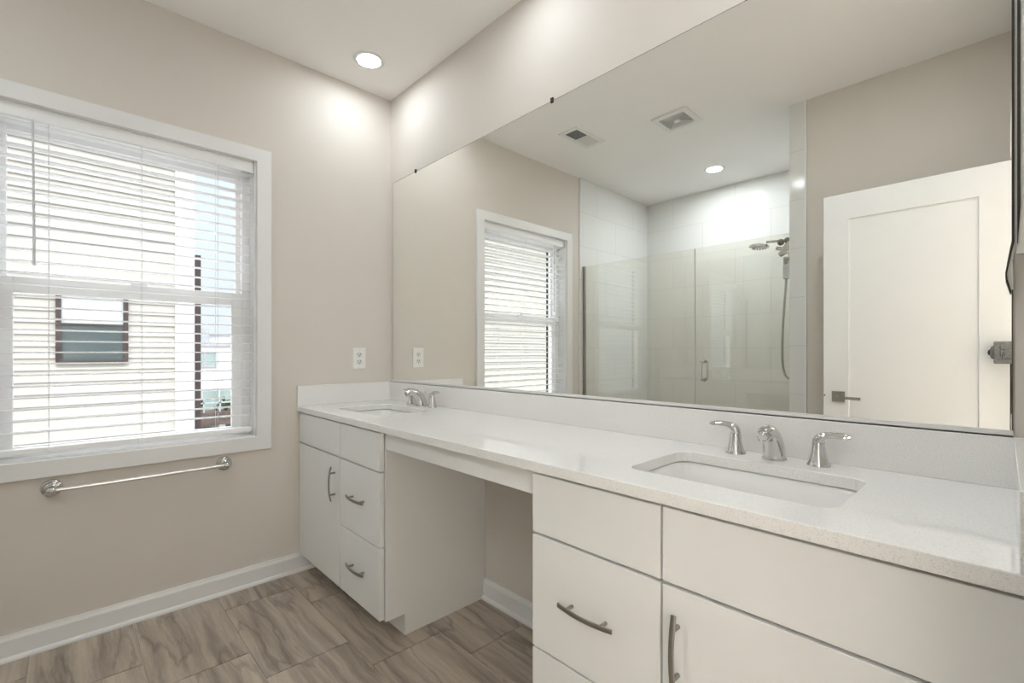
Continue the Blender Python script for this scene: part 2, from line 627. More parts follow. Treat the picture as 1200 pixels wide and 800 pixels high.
bm = bmesh.new()
ring(bm, -0.165, -0.08, a0, a1, c0, c1, 0.038, 0.038, 0.02, 0.035)
obj('frame', bm, M_VINYL, win, bevel=0.002)
bm = bmesh.new()
ring(bm, -0.112, -0.088, a0 + 0.036, a1 - 0.036, 0.772, 1.482, 0.046, 0.042, 0.028, 0.064)
obj('lower_sash', bm, M_VINYL, win, bevel=0.003)
bm = bmesh.new()
ring(bm, -0.146, -0.120, a0 + 0.030, a1 - 0.030, 1.425, 2.115, 0.028, 0.028, 0.05, 0.042)
obj('upper_sash', bm, M_VINYL, win, bevel=0.003)
obj('sash_lock', boxes((-0.088, -0.075, 1.19, 1.25, 1.478, 1.492), (-0.084, -0.078, 1.21, 1.25, 1.492, 1.497)), M_VINYL, win, bevel=0.002)
obj('pane', B(-0.102, -0.098, 0.83, 1.63, 0.79, 1.43), M_PANE, win)
obj('pane', B(-0.135, -0.131, 0.80, 1.655, 1.47, 2.08), M_PANE, win)
bm = bmesh.new()
ring(bm, -0.195, -0.166, WD0 - 0.03, WD1 + 0.03, WZ0 - 0.03, WZ1 + 0.03, 0.067, 0.067, 0.06, 0.06)
obj('exterior_trim', bm, M_BLACK, win)

# ------------------------------------------------------------------ blind
bl = thing('window_blind', 'white horizontal slatted blind, slats open, covering the window', 'blind', (-0.04, -1.23, 2.148))
bd0, bd1 = 0.772, 1.688
obj('valance', B(-0.022, -0.012, bd0 - 0.003, bd1 + 0.003, 2.092, 2.1478), M_VINYL, bl, bevel=0.003)
obj('headrail', B(-0.066, -0.022, bd0, bd1, 2.112, 2.142), M_VINYL, bl)
bm = bmesh.new()
zs = []
z = 2.083
while z > 0.83:
    zs.append(z)
    # gently crowned slat, 50 mm deep
    prof = [(-0.065, z - 0.0012), (-0.052, z + 0.0012), (-0.040, z + 0.002), (-0.028, z + 0.0012), (-0.015, z - 0.0012),
            (-0.015, z - 0.0037), (-0.028, z - 0.0015), (-0.040, z - 0.0007), (-0.052, z - 0.0015), (-0.065, z - 0.0037)]
    loft(bm, [[(x, -d, zz) for x, zz in prof] for d in (bd0 + 0.004, bd1 - 0.004)])
    z -= 0.0452
obj('slat_panel', bm, M_BLIND, bl)
obj('bottom_rail', B(-0.063, -0.017, bd0 + 0.004, bd1 - 0.004, 0.776, 0.798), M_VINYL, bl, bevel=0.003)
for dd in (0.925, 1.216, 1.512):
    bm = bmesh.new()
    for xx in (-0.014, -0.066):
        tube(bm, [(xx, -dd, 2.11), (xx, -dd, 0.79)], 0.0009, 6)
    obj('ladder_cord', bm, M_CORD, bl)
    bm = bmesh.new()
    box(bm, -0.017, -0.010, dd - 0.012, dd + 0.012, 0.779, 0.797)
    tube(bm, [(-0.011, -dd, 0.788), (-0.005, -dd, 0.788)], 0.005, 10)
    obj('cord_button', bm, M_VINYL, bl, bevel=0.001)
bm = bmesh.new()
tube(bm, [(-0.006, -1.556, 2.085), (-0.007, -1.555, 1.95), (-0.006, -1.552, 1.522)], [0.0032, 0.0036, 0.0048], 6)
tube(bm, [(-0.024, -1.556, 2.098), (-0.012, -1.556, 2.096), (-0.006, -1.556, 2.082)], 0.0015, 6)
obj('tilt_wand', bm, M_WAND, bl)

# ------------------------------------------------------------------ towel bar
tb = thing('towel_bar', 'chrome towel bar on round flanges below the window', 'towel bar', (0, -1.2, 0.638))
for dd in (1.503, 0.902):
    bm = bmesh.new()
    lathe(bm, [(0.034, 0), (0.034, 0.005), (0.031, 0.009), (0.026, 0.011), (0.024, 0.016), (0.018, 0.019), (0.012, 0.024), (0.010, 0.034), (0.010, 0.046)],
          (0, -dd, 0.636), (1, 0, 0), 28)
    f = obj('flange', bm, M_CHROME, tb, smooth=40)
    bm = bmesh.new()
    lathe(bm, [(0.006, -0.016), (0.0125, -0.012), (0.014, 0), (0.0125, 0.012), (0.006, 0.016)], (0.057, -dd, 0.636), (0, 1, 0), 20)
    obj('end_post', bm, M_CHROME, f, smooth=60)
bm = bmesh.new()
tube(bm, [(0.057, -1.495, 0.636), (0.057, -0.910, 0.636)], 0.0085, 16)
obj('bar', bm, mat('satin_chrome_bar', (0.86, 0.85, 0.83), 0.22, 1.0, vary=0.01), tb, smooth=50)

# ------------------------------------------------------------------ outlet on the window wall
ou = thing('wall_outlet', 'white duplex wall outlet above the left end of the countertop', 'outlet', (0, -0.207, 1.143))
bm = bmesh.new()
loft(bm, [[(0.0, -0.207 + u, 1.143 + v) for u, v in rrect(-0.040, 0.040, -0.0625, 0.0625, 0.005)],
          [(0.004, -0.207 + u, 1.143 + v) for u, v in rrect(-0.040, 0.040, -0.0625, 0.0625, 0.005)],
          [(0.006, -0.207 + u, 1.143 + v) for u, v in rrect(-0.037, 0.037, -0.0595, 0.0595, 0.004)]])
obj('cover_plate', bm, M_PLATE, ou)
for dz in (0.0215, -0.0215):
    bm = bmesh.new()
    pts = [(0.0135 * max(-1, min(1, 1.25 * cos(a))), 0.0145 * sin(a)) for a in [2 * pi * k / 24 for k in range(24)]]
    loft(bm, [[(x, -0.207 + u * 1.25, 1.143 + dz + v) for u, v in pts] for x in (0.005, 0.0078)])
    so = obj('socket', bm, M_SOCK, ou)
    bm = boxes((0.0075, 0.0082, 0.207 - 0.0085, 0.207 - 0.0055, 1.143 + dz + 0.000, 1.143 + dz + 0.009),
               (0.0075, 0.0082, 0.207 + 0.0055, 0.207 + 0.0085, 1.143 + dz + 0.001, 1.143 + dz + 0.008))
    tube(bm, [(0.0075, -0.207, 1.143 + dz - 0.007), (0.0082, -0.207, 1.143 + dz - 0.007)], 0.0032, 10)
    obj('slot', bm, M_DARK, so)
for dz in (0.048, 0.0, -0.048):
    bm = bmesh.new()
    tube(bm, [(0.005, -0.207, 1.143 + dz), (0.0072, -0.207, 1.143 + dz)], 0.0028, 10)
    obj('screw', bm, M_SOCK, ou)

# ------------------------------------------------------------------ mirror
MX0, MX1, MZ0, MZ1 = 0.036, 2.643, 1.008, 2.219
mi = thing('vanity_mirror', 'frameless wall-to-wall mirror above the vanity countertop', 'mirror', (1.34, 0, MZ0))
bm = bmesh.new()
box(bm, MX0, MX1, 0.0005, 0.0045, MZ0, MZ1)
obj('mirror_backing', bm, M_EDGE, mi)
bm = B(MX0 + 0.0028, MX1 - 0.0022, 0.0045, 0.005, MZ0 + 0.001, MZ1 - 0.0024)
obj('mirror_glass', bm, M_MIRROR, mi)
obj('bottom_channel', boxes((MX0, MX1, 0.0006, 0.0095, 0.9995, 1.0015), (MX0, MX1, 0.006, 0.0095, 0.9995, 1.012)), M_SATIN, mi)
for cxp in (0.296, 1.341, 2.42):
    bm = boxes((cxp - 0.007, cxp + 0.007, 0.0005, 0.008, MZ1 - 0.001, MZ1 + 0.012), (cxp - 0.007, cxp + 0.007, 0.0052, 0.009, MZ1 - 0.009, MZ1 + 0.012))
    obj('mirror_clip', bm, M_CLIP, mi, bevel=0.0015)

# ------------------------------------------------------------------ countertop with splashes
ZC, ZB, DF = 0.8893, 0.8613, 0.5611
SINKS = ((0.455, 0.295), (2.197, 0.295))
SW, SD, SR = 0.222, 0.146, 0.040
holes = [rrect(cxp - SW, cxp + SW, cd - SD, cd + SD, SR, 8) for cxp, cd in SINKS]
ct = thing('countertop', 'white speckled quartz countertop running the length of the mirror wall', 'countertop', (1.33, -0.28, ZB))
bm = slab_holes(rect(0.0, W, 0.0, DF), holes, lambda x, d: (x, -d, ZB), (0, 0, ZC - ZB))
# faucet holes are hidden by the faucets
obj('slab', bm, M_QUARTZ, ct, bevel=0.0022)
obj('backsplash', B(0.0, W, 0.0, 0.0145, ZC, 0.998), M_QUARTZ, ct, bevel=0.0012)
obj('side_splash', B(0.0, 0.0145, 0.0147, DF, ZC, 0.998), M_QUARTZ, ct, bevel=0.0012)
obj('side_splash', B(2.6438, W, 0.0147, DF, ZC, 0.998), M_QUARTZ, ct, bevel=0.0012)

# ------------------------------------------------------------------ sinks (undermount bowls)
for (cxp, cd), lab in zip(SINKS, ('white rectangular undermount sink nearest the window', 'white rectangular undermount sink nearest the camera')):
    s = thing('undermount_sink', lab, 'sink', (cxp, -cd, ZB - 0.14), 'undermount sinks')
    loops = []
    for (o, z, r) in ((0.030, ZB - 0.0025, 0.05), (0.005, ZB - 0.0025, 0.044), (0.002, ZB - 0.006, 0.042), (-0.004, ZB - 0.05, 0.045), (-0.010, ZB - 0.100, 0.05),
                      (-0.022, ZB - 0.128, 0.055), (-0.045, ZB - 0.140, 0.06), (-0.11, ZB - 0.145, 0.03)):
        loops.append([(cxp + u, -cd + v, z) for u, v in rrect(-SW - o, SW + o, -SD - o, SD + o, r, 6)])
    for (o, z, r) in ((-0.11, ZB - 0.155, 0.03), (-0.035, ZB - 0.152, 0.06), (0.0, ZB - 0.115, 0.055), (0.012, ZB - 0.04, 0.05), (0.030, ZB - 0.016, 0.05)):
        loops.append([(cxp + u, -cd + v, z) for u, v in rrect(-SW - o, SW + o, -SD - o, SD + o, r, 6)])
    bm = bmesh.new()
    rings = loft(bm, loops, False, False)
    n = len(rings[0])
    for i in range(n):
        bm.faces.new((rings[-1][i], rings[-1][(i + 1) % n], rings[0][(i + 1) % n], rings[0][i]))
    bm.faces.new(rings[7])
    bm.faces.new(rings[8])
    obj('bowl', bm, M_PORC, s, smooth=50)
    bm = bmesh.new()
    lathe(bm, [(0.030, 0), (0.030, 0.002), (0.024, 0.004), (0.019, 0.002), (0.017, 0.005), (0.001, 0.008)], (cxp, -cd, ZB - 0.1448), (0, 0, 1), 20)
    obj('drain', bm, M_CHROME, s, smooth=40)

# ------------------------------------------------------------------ faucets (widespread, two lever handles)
for cxp, lab in ((0.455, 'chrome two-handle widespread faucet behind the sink nearest the window'), (2.200, 'chrome two-handle widespread faucet behind the sink nearest the camera')):
    f = thing('faucet', lab, 'faucet', (cxp, -0.072, ZC), 'widespread faucets')
    bm = bmesh.new()
    dd = 0.070
    path = [(0.0665, 0.001), (0.0665, 0.012), (0.071, 0.028), (0.078, 0.045), (0.089, 0.060), (0.103, 0.071), (0.118, 0.077), (0.132, 0.078), (0.144, 0.0755), (0.152, 0.0725)]
    ra = [0.0275, 0.0270, 0.0260, 0.0245, 0.0230, 0.0215, 0.0205, 0.0195, 0.0180, 0.0160]
    rb = [0.0300, 0.0295, 0.0285, 0.0270, 0.0250, 0.0225, 0.0205, 0.0190, 0.0178, 0.0170]
    sweep(bm, [(cxp, -d, ZC + z) for d, z in path], (1, 0, 0), ra, rb, 20, 2.4)
    so = obj('spout', bm, M_CHROME, f, smooth=50)
    bm = bmesh.new()
    lathe(bm, [(0.0150, 0.0), (0.0150, 0.010), (0.0142, 0.013), (0.0118, 0.0135), (0.0112, 0.0095), (0.001, 0.009)], (cxp, -0.150, ZC + 0.0735), (0, -0.85, -0.42), 20)
    obj('aerator', bm, M_CHROME, so, smooth=40)
    bm = bmesh.new()
    lathe(bm, [(0.0305, 0), (0.0305, 0.0025), (0.0285, 0.004)], (cxp, -0.068, ZC + 0.0006), (0, 0, 1), 24)
    obj('base_ring', bm, M_CHROME, so, smooth=40)
    bm = bmesh.new()
    tube(bm, [(cxp, -0.052, ZC + 0.02), (cxp, -0.050, ZC + 0.070)], 0.0025, 8)
    lathe(bm, [(0.002, 0), (0.006, 0.003), (0.006, 0.008), (0.002, 0.011)], (cxp, -0.050, ZC + 0.066), (0, 0, 1), 12)
    obj('lift_rod', bm, M_CHROME, f, smooth=40)
    for sgn in (-1, 1):
        hx = cxp + sgn * 0.1025
        bm = bmesh.new()
        lathe(bm, [(0.0265, 0), (0.0262, 0.003), (0.0228, 0.010), (0.0190, 0.022), (0.0163, 0.034), (0.0150, 0.046), (0.0145, 0.055), (0.0140, 0.0565)], (hx, -0.066, ZC + 0.0006), (0, 0, 1), 24)
        hb = obj('handle_base', bm, M_CHROME, f, smooth=50)
        bm = bmesh.new()
        pp = [(0, 0.0572), (0.000, 0.063), (0.004, 0.071), (0.012, 0.0775), (0.024, 0.0805), (0.038, 0.0815), (0.052, 0.081), (0.064, 0.080), (0.070, 0.0795)]
        ra = [0.0140, 0.0138, 0.0130, 0.0112, 0.0095, 0.0100, 0.0105, 0.0085, 0.0035]
        rb = [0.0140, 0.0135, 0.0115, 0.0085, 0.0058, 0.0042, 0.0034, 0.0028, 0.0020]
        sweep(bm, [(hx + sgn * u, -0.066 - 0.12 * u, ZC + z) for u, z in pp], (0.0, 0.80, 0.60), ra, rb, 16)
        obj('lever', bm, M_CHROME, hb, smooth=60)

# ------------------------------------------------------------------ vanity cabinets
FD0, FD1 = 0.529, 0.549        # overlay fronts
FF = 0.509                     # back of the face frame


def handle(parent, x, z, vertical):
    bm = bmesh.new()
    L, C, P = 0.080, 0.050, 0.030
    pts, ra, rb = [], [], []
    for i in range(13):
        s = -1 + 2 * i / 12
        out = FD1 + 0.020 + 0.0105 * (1 - s * s)
        pts.append((x, -out, z + s * L) if vertical else (x + s * L, -out, z))
        ra.append(0.0055)
        rb.append(0.0027)
    sweep(bm, pts, (1, 0, 0) if vertical else (0, 0, 1), ra, rb, 12, 5)
    for s in (-1, 1):
        a = (x, -FD1, z + s * C) if vertical else (x + s * C, -FD1, z)
        b_ = (x, -FD1 - 0.026, z + s * C) if vertical else (x + s * C, -FD1 - 0.026, z)
        tube(bm, [a, b_], 0.0046, 10)
    return obj('handle', bm, M_NICKEL, parent, smooth=40)


def cabinet(x0, x1, dr0, dr1, do0, do1, hx, label, niche_side):
    c = thing('vanity_cabinet', label, 'cabinet', ((x0 + x1) / 2, -0.27, 0), 'vanity cabinets')
    # carcass with the toe-kick notch in both sides
    bm = bmesh.new()
    prof = [(0.001, 0.0), (0.438, 0.0), (0.438, 0.0885), (FD0 - 0.0035, 0.0885), (FD0 - 0.0035, ZB - 0.0005), (0.001, ZB - 0.0005)]
    th = 0.016
    for (a, b_) in ((x0, x0 + th), (x1 - th, x1)):
        loft(bm, [[(a, -d, z) for d, z in prof], [(b_, -d, z) for d, z in prof]])
    box(bm, x0 + th, x1 - th, 0.425, 0.4375, 0.0, 0.0885)          # toe board
    box(bm, x0 + th, x1 - th, 0.001, FD0 - 0.0035, 0.0885, 0.105)   # bottom
    box(bm, x0 + th, x1 - th, 0.001, 0.012, 0.105, ZB - 0.001)     # back
    obj('carcass', bm, M_CAB, c)
    bm = bmesh.new()
    fa, fb = FF, FD0 - 0.0035
    box(bm, x0 + th, x0 + 0.03, fa, fb, 0.105, ZB - 0.001)
    box(bm, x1 - 0.03, x1 - th, fa, fb, 0.105, ZB - 0.001)
    mx = (do1 + dr0) / 2 if do0 < dr0 else (dr1 + do0) / 2
    box(bm, mx - 0.018, mx + 0.018, fa, fb, 0.105, ZB - 0.001)
    box(bm, x0 + 0.03, x1 - 0.03, fa, fb, ZB - 0.05, ZB - 0.001)
    box(bm, x0 + 0.03, mx - 0.018, fa, fb, 0.68, 0.71)
    box(bm, mx + 0.018, x1 - 0.03, fa, fb, 0.68, 0.71)
    obj('face_frame', bm, M_CAB, c)
    bv = 0.0018
    obj('false_front', B(do0, do1, FD0, FD1, 0.6975, 0.853), M_CAB, c, bevel=bv)
    obj('false_front', B(dr0, dr1, FD0, FD1, 0.6975, 0.853), M_CAB, c, bevel=bv)
    d = obj('door', B(do0, do1, FD0, FD1, 0.096, 0.6905), M_CAB, c, bevel=bv)
    handle(d, hx, 0.565, True)
    for z0, z1 in ((0.3915, 0.6905), (0.096, 0.3860)):
        d = obj('drawer_front', B(dr0, dr1, FD0, FD1, z0, z1), M_CAB, c, bevel=bv)
        handle(d, (dr0 + dr1) / 2, (z0 + z1) / 2 + 0.006, False)
    return c


cabinet(0.001, 0.908, 0.5245, 0.9005, 0.004, 0.5205, 0.470, 'white flat-front vanity cabinet in the corner beside the window wall', 1)
cabinet(1.745, W - 0.001, 1.7525, 2.127, 2.1325, 2.656, 2.168, 'white flat-front vanity cabinet at the near end, its edge cut by the frame', -1)
ap = obj('knee_space_apron', B(0.9085, 1.7445, FF, FD0 - 0.004, 0.786, ZB - 0.0006), M_CAB, bevel=0.001)
tag(ap, 'white apron board under the countertop between the two vanity cabinets', 'apron')

# ------------------------------------------------------------------ ceiling fixtures
def downlight(x, d, label, power=1.0):
    t = thing('recessed_light', label, 'ceiling light', (x, -d, H))
    bm = bmesh.new()
    lathe(bm, [(0.060, -0.0035), (0.064, -0.0055), (0.078, -0.004), (0.081, -0.0005)], (x, -d, H), (0, 0, 1), 36, False, False)
    lathe(bm, [(0.060, -0.0035), (0.060, -0.0004)], (x, -d, H), (0, 0, 1), 36, False, False)
    obj('trim_ring', bm, M_VENT, t, smooth=50)
    bm = bmesh.new()
    lathe(bm, [(0.0005, -0.0040), (0.030, -0.0038), (0.0598, -0.0028), (0.0598, -0.0006)], (x, -d, H), (0, 0, 1), 36)
    obj('lens', bm, M_LENS if power == 1.0 else emit('lit_lens', (0.88, 0.945, 1.0), LENS * power), t, smooth=50)


downlight(0.288, 0.288, 'lit round recessed light in the ceiling corner near the window')
downlight(2.372, 0.288, 'lit round recessed light above the near sink')
downlight(1.330, 0.288, 'lit round recessed light over the middle of the countertop', 0.8)
downlight(2.230, 0.870, 'unseen recessed fill light added over the floor by the doorway', 1.5)  # added out of view to brighten the cabinet fronts and door
downlight(0.928, 2.548, 'lit round recessed light over the shower, seen in the mirror', 4.2)

# two-way air register
rg = thing('air_register', 'white ceiling air register nearer the window, half dark louvers, seen in the mirror', 'air vent', (0.516, -1.268, H))
bm = slab_holes(rect(0.428, 0.604, 1.102, 1.433), [rect(0.462, 0.570, 1.136, 1.399)], lambda x, d: (x, -d, H - 0.006), (0, 0, 0.0055))
obj('face_plate', bm, M_VENT, rg, bevel=0.0015)
obj('duct_shade_sheet', B(0.462, 0.570, 1.136, 1.399, H - 0.0012, H - 0.0004), M_GREYV, rg)  # dark sheet standing in for the shaded duct behind the louvers
bm = bmesh.new()
for k in range(20):
    d0 = 1.142 + 0.0131 * k
    tilt = -0.0115 if k < 9 else 0.0030
    if k == 9:
        box(bm, 0.462, 0.570, 1.258, 1.264, H - 0.006, H - 0.001)
        continue
    loft(bm, [[(x, -d0, H - 0.0012), (x, -d0 - 0.0012, H - 0.0012), (x, -d0 - 0.0012 - tilt, H - 0.0066), (x, -d0 - tilt, H - 0.0066)] for x in (0.462, 0.570)])
obj('louver', bm, M_VENT, rg)

# exhaust fan grille
fg = thing('exhaust_fan_grille', 'square white ceiling exhaust fan grille farther from the window, seen in the mirror', 'exhaust fan', (1.120, -1.508, H))
fx, fd, hs = 1.120, 1.508, 0.122
bm = slab_holes(rect(fx - hs, fx + hs, fd - hs, fd + hs), [rect(fx - 0.088, fx + 0.088, fd - 0.088, fd + 0.088)], lambda x, d: (x, -d, H - 0.016), (0, 0, 0.0155))
obj('face_frame', bm, M_VENT, fg, bevel=0.003)
obj('shade_backing', B(fx - 0.088, fx + 0.088, fd - 0.088, fd + 0.088, H - 0.004, H - 0.0005), M_GREYV, fg)  # shallow block, its dark colour stands in for shade behind the grille
bm = bmesh.new()
for k in range(8):
    r0 = 0.022 + 0.0092 * k
    r1 = r0 + 0.0034
    for (a, b_, c, e) in ((fx - r1, fx + r1, fd - r1, fd - r0), (fx - r1, fx + r1, fd + r0, fd + r1), (fx - r1, fx - r0, fd - r0, fd + r0), (fx + r0, fx + r1, fd - r0, fd + r0)):
        box(bm, a, b_, c, e, H - 0.0155, H - 0.0135)
box(bm, fx - 0.016, fx + 0.016, fd - 0.016, fd + 0.016, H - 0.018, H - 0.008)
for sx in (-1, 1):
    for sy in (-1, 1):
        p0, p1 = Vector((fx + sx * 0.012, -fd + sy * 0.012, H - 0.0125)), Vector((fx + sx * 0.088, -fd + sy * 0.088, H - 0.0125))
        tube(bm, [p0, p1], 0.0016, 6)
obj('grille', bm, M_VENT, fg)

# ------------------------------------------------------------------ shower
GD = 1.93
struct(obj('trim_3', B(0.011, 1.692, DW + 0.01, DW + 0.11, 0, 0.10), M_TILE_X))
gp = thing('shower_glass_panel', 'fixed frameless clear glass shower panel beside the window wall', 'glass panel', (0.54, -GD, 0.1))
obj('glass', B(0.030, 1.043, GD - 0.005, GD + 0.005, 0.10, 1.948), M_GLASS, gp)
obj('wall_channel', B(0.0112, 0.036, GD - 0.009, GD + 0.009, 0.10, 1.950), M_NICKEL, gp)
gd = thing('shower_glass_door', 'clear glass hinged shower door with a chrome pull, near the shower head', 'shower door', (1.36, -GD, 0.11))
obj('glass', B(1.050, 1.680, GD - 0.005, GD + 0.005, 0.112, 1.948), M_GLASS, gd)
obj('edge_seal', B(1.0435, 1.0498, GD - 0.006, GD + 0.006, 0.112, 1.948), M_SEAL, gd)
bm = bmesh.new()
for s in (-1, 1):
    dd = GD + s * 0.052
    px_ = 1.118
    tube(bm, bez((px_, -(GD + s * 0.005), 1.112), (px_, -dd - s * 0.004, 1.114), (px_, -dd, 1.110), (px_, -dd, 1.085), 8) + [(px_, -dd, 1.005)] +
         bez((px_, -dd, 1.005), (px_, -dd, 0.980), (px_, -dd - s * 0.004, 0.976), (px_, -(GD + s * 0.005), 0.978), 8), 0.0085, 12)
    for z in (1.112, 0.978):
        lathe(bm, [(0.013, 0), (0.013, 0.004)], (px_, -(GD + s * 0.005), z), (0, -s, 0), 16)
obj('pull_handle', bm, M_CHROME, gd, smooth=50)
for z in (0.35, 1.70):
    obj('hinge', boxes((1.640, 1.6918, GD - 0.014, GD - 0.005, z - 0.045, z + 0.045), (1.640, 1.6918, GD + 0.005, GD + 0.014, z - 0.045, z + 0.045)), M_CHROME, gd, bevel=0.002)

# shower head set on the partition wall
sh = thing('shower_set', 'chrome shower head and hand shower with hose on the tiled partition wall', 'shower', (1.692, -2.45, 2.0))
D0 = 2.45
bm = bmesh.new()
lathe(bm, [(0.030, 0), (0.030, 0.004), (0.020, 0.010), (0.011, 0.014)], (1.6915, -D0, 1.995), (-1, 0, 0), 20)
tube(bm, [(1.69, -D0, 1.995), (1.62, -D0, 2.012), (1.56, -D0, 2.018), (1.52, -D0, 2.018), (1.44, -D0, 2.022), (1.37, -D0, 2.026)], 0.0095, 12)
obj('shower_arm', bm, M_CHROME, sh, smooth=50)
bm = bmesh.new()
sphere(bm, (1.513, -D0, 2.016), 0.022)
sphere(bm, (1.470, -D0, 2.008), 0.025)
obj('diverter', bm, M_CLIP, sh, smooth=80)
bm = bmesh.new()
lathe(bm, [(0.012, 0.022), (0.030, 0.016), (0.062, 0.010), (0.072, 0.002), (0.072, -0.012), (0.064, -0.017), (0.001, -0.018)], (1.318, -D0, 2.004), (0.10, 0, 1), 28)
hd = obj('spray_head', bm, M_CHROME, sh, smooth=40)
bm = bmesh.new()
for k in range(14):
    a = 2 * pi * k / 14
    sphere(bm, (1.318 + 0.046 * cos(a) + 0.002, -D0 + 0.046 * sin(a), 1.985), 0.005, seg=8)
obj('nozzle', bm, M_CLIP, hd)
bm = bmesh.new()
tube(bm, [(1.530, -D0, 2.005), (1.505, -D0, 1.965), (1.470, -D0, 1.940)], [0.016, 0.018, 0.016], 12)
tube(bm, [(1.535, -D0, 1.962), (1.500, -D0, 1.935), (1.462, -D0, 1.912)], [0.015, 0.022, 0.020], 12)
tube(bm, [(1.440, -D0, 1.968), (1.492, -D0, 1.950), (1.530, -D0, 1.915), (1.545, -D0, 1.885)], [0.014, 0.015, 0.015, 0.015], 12)
obj('hand_shower_bracket', bm, M_CHROME, sh, smooth=50)
bm = B(1.492, 1.560, D0 - 0.022, D0 + 0.022, 1.785, 1.890)
hs_ = obj('hand_shower', bm, M_NICKEL, sh, bevel=0.004)
obj('slot', B(1.524, 1.530, D0 - 0.0235, D0 - 0.0215, 1.820, 1.858), M_PLATE, hs_)
bm = bmesh.new()
pts = [(1.512, -D0, 1.786), (1.506, -D0, 1.70), (1.496, -D0, 1.56), (1.486, -D0, 1.40), (1.480, -D0, 1.26), (1.480, -D0, 1.14), (1.486, -D0, 1.06),
       (1.500, -D0, 1.005), (1.522, -D0, 0.985), (1.552, -D0, 0.995), (1.60, -D0, 1.04), (1.65, -D0, 1.08), (1.69, -D0, 1.09)]
tube(bm, pts, 0.0085, 10)
obj('hose', bm, M_NICKEL, sh, smooth=60)

# ------------------------------------------------------------------ bathroom door, opened flat into the room, seen in the mirror
dr = bpy.data.objects.new('door_1', None)
COL.objects.link(dr)
dr['kind'] = 'structure'
L0, L1 = 1.570, 1.605
X0, X1 = 1.944, 2.6585
bm = slab_holes([(X0, 0.012), (X1, 0.012), (X1, 2.028), (X0, 2.028)], [rect(2.060, 2.550, 0.20, 1.890)], lambda x, z: (x, -L0, z), (0, -(L1 - L0), 0))
obj('door_frame', bm, M_TRIM, dr, bevel=0.002)
obj('door_panel', B(2.055, 2.555, L0 + 0.008, L1 - 0.008, 0.195, 1.895), M_TRIM, dr)
bm = B(1.984, 2.043, L0 - 0.007, L0, 0.912, 0.969)
lv = obj('lever_rose', bm, M_NICKEL, dr, bevel=0.0015)
bm = bmesh.new()
tube(bm, [(2.013, -L0 + 0.006, 0.938), (2.013, -L0 + 0.05, 0.938)], 0.009, 12)
box(bm, 2.006, 2.118, L0 - 0.056, L0 - 0.046, 0.930, 0.945)
obj('lever', bm, M_NICKEL, lv)
bm = bmesh.new()
tube(bm, [(X0 + 0.006, -L0 + 0.0005, 0.944), (X0 + 0.006, -L0 - 0.002, 0.944)], 0.004, 10)
obj('latch', bm, M_DARK, dr)

# ------------------------------------------------------------------ the camera box reflected at the right end of the mirror
cb = thing('camera_box', 'grey camera box on a thin stand, reflected at the right edge of the mirror', 'camera', (2.635, -1.51, 0))
bm = bmesh.new()
cf = [(2.5985, -1.482), (2.6555, -1.482), (2.6555, -1.545), (2.5985, -1.545)]
box(bm, 2.5985, 2.6555, 1.478, 1.545, 1.129, 1.226)
obj('body', bm, M_GREYCAM, cb, bevel=0.004)
bm = bmesh.new()
lathe(bm, [(0.030, 0), (0.026, 0.008), (0.014, 0.012)], (2.5985, -1.512, 1.178), (-1, 0, 0), 20)
obj('lens_mount', bm, M_GREYCAM, cb, smooth=40)
bm = bmesh.new()
lathe(bm, [(0.013, 0), (0.011, 0.005), (0.001, 0.008)], (2.587, -1.512, 1.178), (-1, 0, 0), 16)
obj('lens', bm, M_BLACK, cb, smooth=60)
bm = boxes((2.617, 2.6195, 1.4765, 1.4785, 1.158, 1.208), (2.622, 2.634, 1.4765, 1.4785, 1.188, 1.191), (2.632, 2.654, 1.4765, 1.4785, 1.150, 1.1525),
           (2.623, 2.6255, 1.4765, 1.4785, 1.152, 1.172), (2.628, 2.6305, 1.4765, 1.4785, 1.163, 1.180))
obj('rib', bm, M_DARK, cb)
bm = bmesh.new()
tube(bm, [(2.652, -1.515, 1.13), (2.652, -1.515, 0.0)], 0.005, 10)
for a in (100, 170, 250):
    tube(bm, [(2.650, -1.515, 0.16), (2.650 + 0.16 * cos(radians(a)) * (1 if a != 250 else 0.1), -1.505 + 0.04 * sin(radians(a)), 0.006)], 0.005, 8)
obj('stand', bm, M_BLACK, cb)

# ------------------------------------------------------------------ cloth hanging at the right end of the mirror
hc = thing('hanging_cloth', 'cream cloth with black piping hanging over the right edge of the mirror', 'cloth', (2.65, -0.025, 1.34))
bm = bmesh.new()


def strip(bm, left, right, d0, d1):
    """vertical strip through matching left and right edge points (x, z)"""
    loft(bm, [[(a[0], -d0, a[1]), (b_[0], -d0, b_[1]), (b_[0], -d1, b_[1]), (a[0], -d1, a[1])] for a, b_ in zip(left, right)])


top = 2.30
strip(bm, [(2.6525, top), (2.6525, 1.55), (2.6515, 1.455), (2.6485, 1.405), (2.6475, 1.383)], [(2.6595, top), (2.6595, 1.55), (2.6595, 1.455), (2.6595, 1.405), (2.6595, 1.383)], 0.020, 0.030)
strip(bm, [(2.6440, top), (2.6440, 1.415), (2.6400, 1.382), (2.6345, 1.345)], [(2.6490, top), (2.6490, 1.415), (2.6435, 1.382), (2.6385, 1.338)], 0.022, 0.027)
strip(bm, [(2.634, 1.347), (2.636, 1.330), (2.6395, 1.309)], [(2.6425, 1.368), (2.643, 1.340), (2.643, 1.310)], 0.022, 0.026)
obj('cloth', bm, M_CLOTH, hc)
bm = bmesh.new()
strip(bm, [(2.6485, top), (2.6485, 1.47), (2.6485, 1.405)], [(2.6532, top), (2.6532, 1.48), (2.6494, 1.402)], 0.018, 0.0325)
obj('piping', bm, M_BLACK, hc)
bm = bmesh.new()
